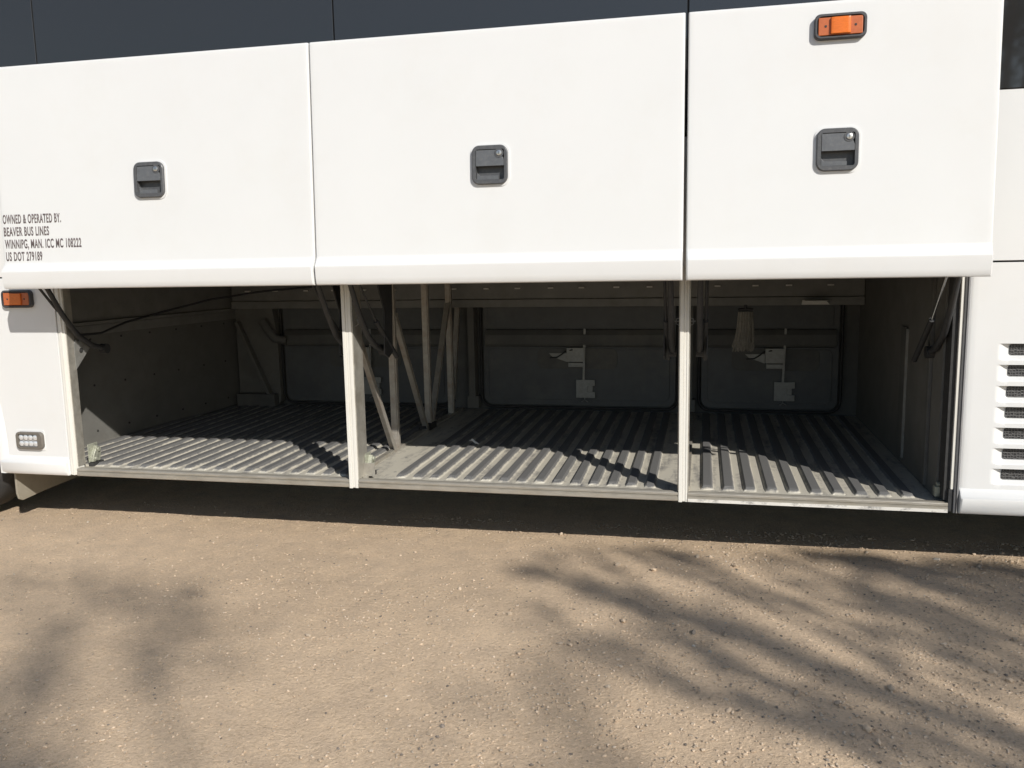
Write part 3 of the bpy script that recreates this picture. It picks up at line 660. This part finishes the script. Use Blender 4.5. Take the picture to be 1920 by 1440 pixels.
d3 = luggage_door(-0.0785, 1.258, 'raised rear luggage door with an amber marker lamp above its handle')
handle(d1, -2.948); handle(d2, -1.037); handle(d3, 0.591)

def marker_lamp(cx, cz, w, h, y, build):
    x0, x1, z0_, z1_ = cx-w/2, cx+w/2, cz-h/2, cz+h/2
    o_ = rrect(x0, x1, z0_, z1_, 0.026, 6); n = len(o_); b = MB()
    def sc(kx, kz): return [(cx+(x-cx)*kx, cz+(z-cz)*kz) for x, z in o_]
    rings = [(o_, y), (o_, y-0.022), (sc(0.965, 0.93), y-0.027), (sc(0.90, 0.80), y-0.027), (sc(0.89, 0.77), y-0.012)]
    vs = [(x, yy, z) for r_, yy in rings for x, z in r_]
    b.add(vs, [(k*n+i, k*n+(i+1) % n, (k+1)*n+(i+1) % n, (k+1)*n+i) for k in range(len(rings)-1) for i in range(n)]+[tuple((len(rings)-1)*n+i for i in range(n))])
    build(b, 'lamp_housing', HOUSE, 30)
    lx = w*0.425; lz = h*0.355; q = MB()
    q.box(cx-lx, cx+lx, y-0.025, y-0.013, cz-lz, cz+lz); build(q, 'lens_flange', AMBERD, None, 0.004)
    c = MB(); cw = w*0.195
    prof = [(-cw, -0.0245), (-cw*0.97, -0.036), (-cw*0.6, -0.040), (cw*0.6, -0.040), (cw*0.97, -0.036), (cw, -0.0245)]
    c.prism([(cx+a_, y+yy) for a_, yy in prof], cz-lz*0.92, cz+lz*0.92, 2); build(c, 'lens', AMBER, None, 0.003)
    for sx in (-0.285, 0.285): build(MB().tube([(cx+w*sx, y-0.0245, cz), (cx+w*sx, y-0.0262, cz)], 0.0055, 10), 'lens_screw', RUBBER, 40)
def mk_door(door):
    return lambda b, nm, m_, sm, bv=0.0: dsub(b, nm, m_, door, smooth=sm, bevel=bv)
marker_lamp(0.588, 1.122, 0.222, 0.110, 0.0, mk_door(d3))
def mk_bus(b, nm, m_, sm, bv=0.0): return part(b, nm, m_, smooth=sm, bevel=bv)
marker_lamp(-4.122, 1.452, 0.215, 0.108, 0.0, mk_bus)

# lettering on the front door
def lettering(txt, x, z, w, h, door):
    cu = bpy.data.curves.new('t', 'FONT'); cu.body = txt; cu.size = 1; cu.extrude = 0; cu.offset = 0.022; cu.space_character = 1.12
    to = bpy.data.objects.new('t', cu); COL.objects.link(to)
    dg = bpy.context.evaluated_depsgraph_get(); dg.update()
    me = bpy.data.meshes.new_from_object(to.evaluated_get(dg)); bpy.data.objects.remove(to); bpy.data.curves.remove(cu)
    v = np.array([q.co[:] for q in me.vertices]); xmin, xmax = v[:, 0].min(), v[:, 0].max()
    capz = 0.729
    for q in me.vertices:
        a_, b_ = q.co.x, q.co.y
        q.co = (x+(a_-xmin)/(xmax-xmin)*w, -0.0012, z+b_/capz*h)
    me.materials.clear(); me.materials.append(INK); me.name = 'lettering'
    o = bpy.data.objects.new('lettering', me); COL.objects.link(o); o.parent = door
    bm = bmesh.new(); bm.from_mesh(me); r_ = bmesh.ops.extrude_face_region(bm, geom=list(bm.faces))
    for e_ in r_['geom']:
        if isinstance(e_, bmesh.types.BMVert): e_.co.y += 0.0010
    bm.to_mesh(me); bm.free()
for i, (t, w_) in enumerate((('OWNED & OPERATED BY.', 0.386), ('BEAVER BUS LINES', 0.301), ('WINNIPG, MAN. ICC MC 108222', 0.505), ('US DOT 279189', 0.242))):
    lettering(t, -3.9155+0.002*i, 0.373-0.0703*i, w_, 0.051, d1)

# small work lamp in the front panel
def led_lamp():
    cx, cz = -4.132, 0.562
    r_ = MB(); o_ = rrect(cx-0.112, cx+0.100, cz-0.066, cz+0.066, 0.012, 5); r_.prism(o_, -0.004, 0.0, 1); part(r_, 'lamp_surround', WHITE, bevel=0.003)
    b = MB(); o_ = rrect(cx-0.098, cx+0.098, cz-0.055, cz+0.055, 0.028, 6); i_ = rrect(cx-0.080, cx+0.062, cz-0.040, cz+0.040, 0.008, 6); n = len(o_)
    LB = [LEDB, mat('led_base', (0.5, 0.51, 0.52), 0.25, metal=0.5)]
    vs = [(x, -0.004, z) for x, z in o_]+[(x, -0.022, z) for x, z in o_]+[(cx+(x-cx)*.95, -0.026, cz+(z-cz)*.93) for x, z in o_]+[(x, -0.026, z) for x, z in i_]+[(x, -0.010, z) for x, z in i_]
    b.add(vs, [(k*n+i, k*n+(i+1) % n, (k+1)*n+(i+1) % n, (k+1)*n+i) for k in range(4) for i in range(n)]+[tuple(4*n+i for i in range(n))]); b.m[-1] = 1; part(b, 'work_lamp_bezel', LB, smooth=30)
    for i in range(4):
        for j in range(2):
            c = MB(); c.tube([(cx-0.062+0.035*i, -0.0105, cz-0.02+0.04*j), (cx-0.062+0.035*i, -0.018, cz-0.02+0.04*j), (cx-0.062+0.035*i, -0.021, cz-0.02+0.04*j)], [0.012, 0.0172, 0.009], 10); part(c, 'led_reflector', LEDC, smooth=30)
led_lamp()

# mud flap behind the front wheel
mf = MB(); pts = [(0.055, 0.40), (0.055, 0.19), (0.066, 0.150), (0.095, 0.135), (0.30, 0.150), (0.70, 0.165), (0.70, 0.40)]
mf.prism(pts, -4.345, -4.330, 0); part(mf, 'mud_flap', FLAPM, bevel=0.003)

# wheels
def wheel(x, y0, out=-1, name='wheel'):
    r = 0.515; w = 0.29; prof = [(0.29, 0.02), (0.31, 0.0), (0.40, -0.004), (0.47, 0.008), (0.505, 0.03), (r, 0.06), (r, w-0.06), (0.505, w-0.03), (0.47, w), (0.30, w)]
    t = MB(); seg = 48; n = len(prof)
    vs = [(x+a*math.cos(2*math.pi*k/seg), y0+b_*(-out), 0.512+a*math.sin(2*math.pi*k/seg)) for k in range(seg) for a, b_ in prof]
    t.add(vs, [(k*n+j, k*n+j+1, ((k+1) % seg)*n+j+1, ((k+1) % seg)*n+j) for k in range(seg) for j in range(n-1)])
    rm = MB(); pr = [(0.295, 0.02), (0.28, 0.03), (0.26, 0.09), (0.17, 0.07), (0.15, 0.02), (0.10, 0.0), (0.001, -0.005)]; n2 = len(pr)
    vs = [(x+a*math.cos(2*math.pi*k/seg), y0+b_*(-out), 0.512+a*math.sin(2*math.pi*k/seg)) for k in range(seg) for a, b_ in pr]
    rm.add(vs, [(k*n2+j, k*n2+j+1, ((k+1) % seg)*n2+j+1, ((k+1) % seg)*n2+j) for k in range(seg) for j in range(n2-1)])
    wt = part(t, 'wheel', TYREM, smooth=40); sub(rm, 'rim', RIMM, wt, smooth=40)
for x in (WX, 3.55, 4.85): wheel(x, 0.06); wheel(x, 2.50, 1)
# wheel house liner so nothing shines through the arches
for x0, x1 in ((-5.50, -4.37), (2.9, 5.5)): part(MB().box(x0, x1, 0.55, 0.58, 0.35, 1.58).box(x0-0.02, x0, 0.03, 0.58, 0.30, 1.58).box(x1, x1+0.02, 0.03, 0.58, 0.375, 1.58), 'wheel_house', UNDER)

# ================================================================== loose things in the bays
mop = empty('mop_head', (0.30, 1.75, 1.24)); tag(mop, 'pale string mop head hanging upside down in the rear bay', 'mop')
ms = MB()
for i in range(110):
    a_ = random.uniform(0, 6.283); rr_ = math.sqrt(random.random())
    tx, ty = rr_*0.052*math.cos(a_), rr_*0.025*math.sin(a_); bx, by = tx*1.5-0.012+random.uniform(-.008, .008), ty*1.7+random.uniform(-.01, .01)
    L = 0.265+random.uniform(-0.03, 0.02)
    ms.tube([(tx, ty, 0.0), (tx*1.12, ty*1.2-0.004, -L*0.3), (tx*1.3-0.004+random.uniform(-.004, .004), ty*1.5, -L*0.65), (bx, by, -L)], 0.0045, 5)
ms.build('mop_strings', MOPM, mop, smooth=60)
MB().tube([(-0.05, 0, 0.012), (-0.03, 0, 0.018), (0.03, 0, 0.018), (0.05, 0, 0.012)], 0.012, 8).tube([(0, 0, 0.018), (0, 0.0, 0.05)], 0.011, 10).build('mop_clamp', ARMM, mop, smooth=50)
ps = MB(); ps.prism([(0.735, 2.10), (0.90, 2.10), (0.935, 2.23), (0.76, 2.24)], 1.2955, 1.2985, 2); ps.prism([(0.73, 1.262), (0.93, 1.262), (0.90, 1.297), (0.735, 1.297)], 2.236, 2.240, 1)
po = ps.build('paper_scrap', PAPER); tag(po, 'folded white paper tucked under the ceiling beam of the rear bay', 'paper')
pc = MB(); pc.tube([(-1.555, 1.06, 0.405), (-1.525, 1.03, 0.418), (-1.50, 1.02, 0.402), (-1.47, 0.985, 0.401)], [0.004, 0.010, 0.008, 0.003], 6)
pc_o = pc.build('plastic_scrap', PAPER, smooth=60); tag(pc_o, 'twisted white plastic scrap lying on the middle bay floor', 'scrap')

# ================================================================== TREES on the sunny side, behind the viewer
def tree(name, base, height, spread, n_main, seed, leaves, label, upright=0.8, trunk_r=0.14, leaf_r=0.05, reach=0.0, kids=(5, 5, 4), last=3, scatter=2.2, rmin=0.005):
    rd = random.Random(seed); root = empty(name, base); tag(root, label, 'tree', 'trees behind the viewer')
    tk = MB(); tw = MB(); tips = []
    th = height*0.28
    tk.tube([(0, 0, -0.1), (0.03, 0.02, th*0.5), (0, 0.05, th), (0.05, 0.05, th*1.35)], [trunk_r*1.25, trunk_r, trunk_r*0.85, trunk_r*0.55], 12)
    def ok(q): return q.z < height and q.z < (reach-(base[1]+q.y))*0.897   # crown stays lower towards the coach
    def grow(p, d, L, r, lvl):
        pts = [p]; q = p.copy(); dd = d.copy(); n = 5; rs = [r]
        for i in range(n):
            dd = (dd+Vector((rd.uniform(-1, 1), rd.uniform(-1, 1), rd.uniform(-0.4, 0.9)))*0.10+Vector((0, 0, 0.08*upright))).normalized()
            q = q+dd*(L/n)
            if not ok(q): break
            pts.append(q.copy()); rs.append(max(rmin, r*(1-0.75*(i+1)/n)))
        if len(pts) < 2: return
        n = len(pts)-1
        tw.tube(pts, rs, 6 if lvl > 1 else 8, cap=False)
        if lvl >= last: tips.extend(pts[1:]); return
        for j in range(kids[lvl]):
            i = rd.randint(1, n); b_ = pts[i]; t = (pts[i]-pts[i-1]).normalized()
            sd = Vector((rd.uniform(-1, 1), rd.uniform(-1, 1), rd.uniform(-0.2, 0.6))).normalized()
            nd = (t*(0.55+0.6*upright)+sd*0.55).normalized(); grow(b_, nd, L*rd.uniform(0.38, 0.6), max(rmin, rs[i]*0.62), lvl+1)
    for i in range(n_main):
        a_ = 2*math.pi*i/n_main+rd.uniform(-.3, .3); s_ = spread*rd.uniform(0.35, 1.0)
        d = Vector((math.cos(a_)*s_, math.sin(a_)*s_, 1.0)).normalized(); grow(Vector((0, 0.05, th*rd.uniform(0.75, 1.25))), d, height*rd.uniform(0.55, 0.72), trunk_r*0.5, 0)
    tk.build('trunk', BARK, root, smooth=50); tw.build('crown', BARK, root, smooth=60)
    if leaves:
        lf = MB(); vs = []; fs = []
        for t in tips:
            for _ in range(leaves):
                c = t+Vector((rd.gauss(0, 1), rd.gauss(0, 1), rd.gauss(0, 1)))*leaf_r*scatter; u = Vector((rd.uniform(-1, 1), rd.uniform(-1, 1), rd.uniform(-1, 1))).normalized(); v = u.orthogonal().normalized()
                if not ok(c): continue
                o = len(vs); vs += [c-u*leaf_r, c+v*leaf_r*0.45, c+u*leaf_r, c-v*leaf_r*0.45]; fs.append((o, o+1, o+2, o+3))
        lf.add(vs, fs); lf.build('foliage', LEAF, root)
    return root
tree('tree', (9.25, -8.8, 0), 8.6, 0.30, 10, 3, 8, 'slender upright budding tree whose streaked shadow reaches the coach', upright=1.3, trunk_r=0.26, leaf_r=0.05, reach=0.30, kids=(5, 5, 0), last=2, scatter=0.9, rmin=0.014)
tree('tree', (11.9, -18.6, 0), 16.0, 0.50, 7, 29, 4, 'broad leafing tree whose soft blotched shadow lies on the gravel', upright=0.7, trunk_r=0.20, leaf_r=0.09, reach=-0.7, kids=(3, 3, 2))
tree('tree', (6.6, -17.5, 0), 10.5, 0.55, 7, 23, 4, 'leafy tree farthest from the coach, mirrored in the rear window', upright=0.6, trunk_r=0.19, leaf_r=0.09, reach=5.0, kids=(4, 4, 3))
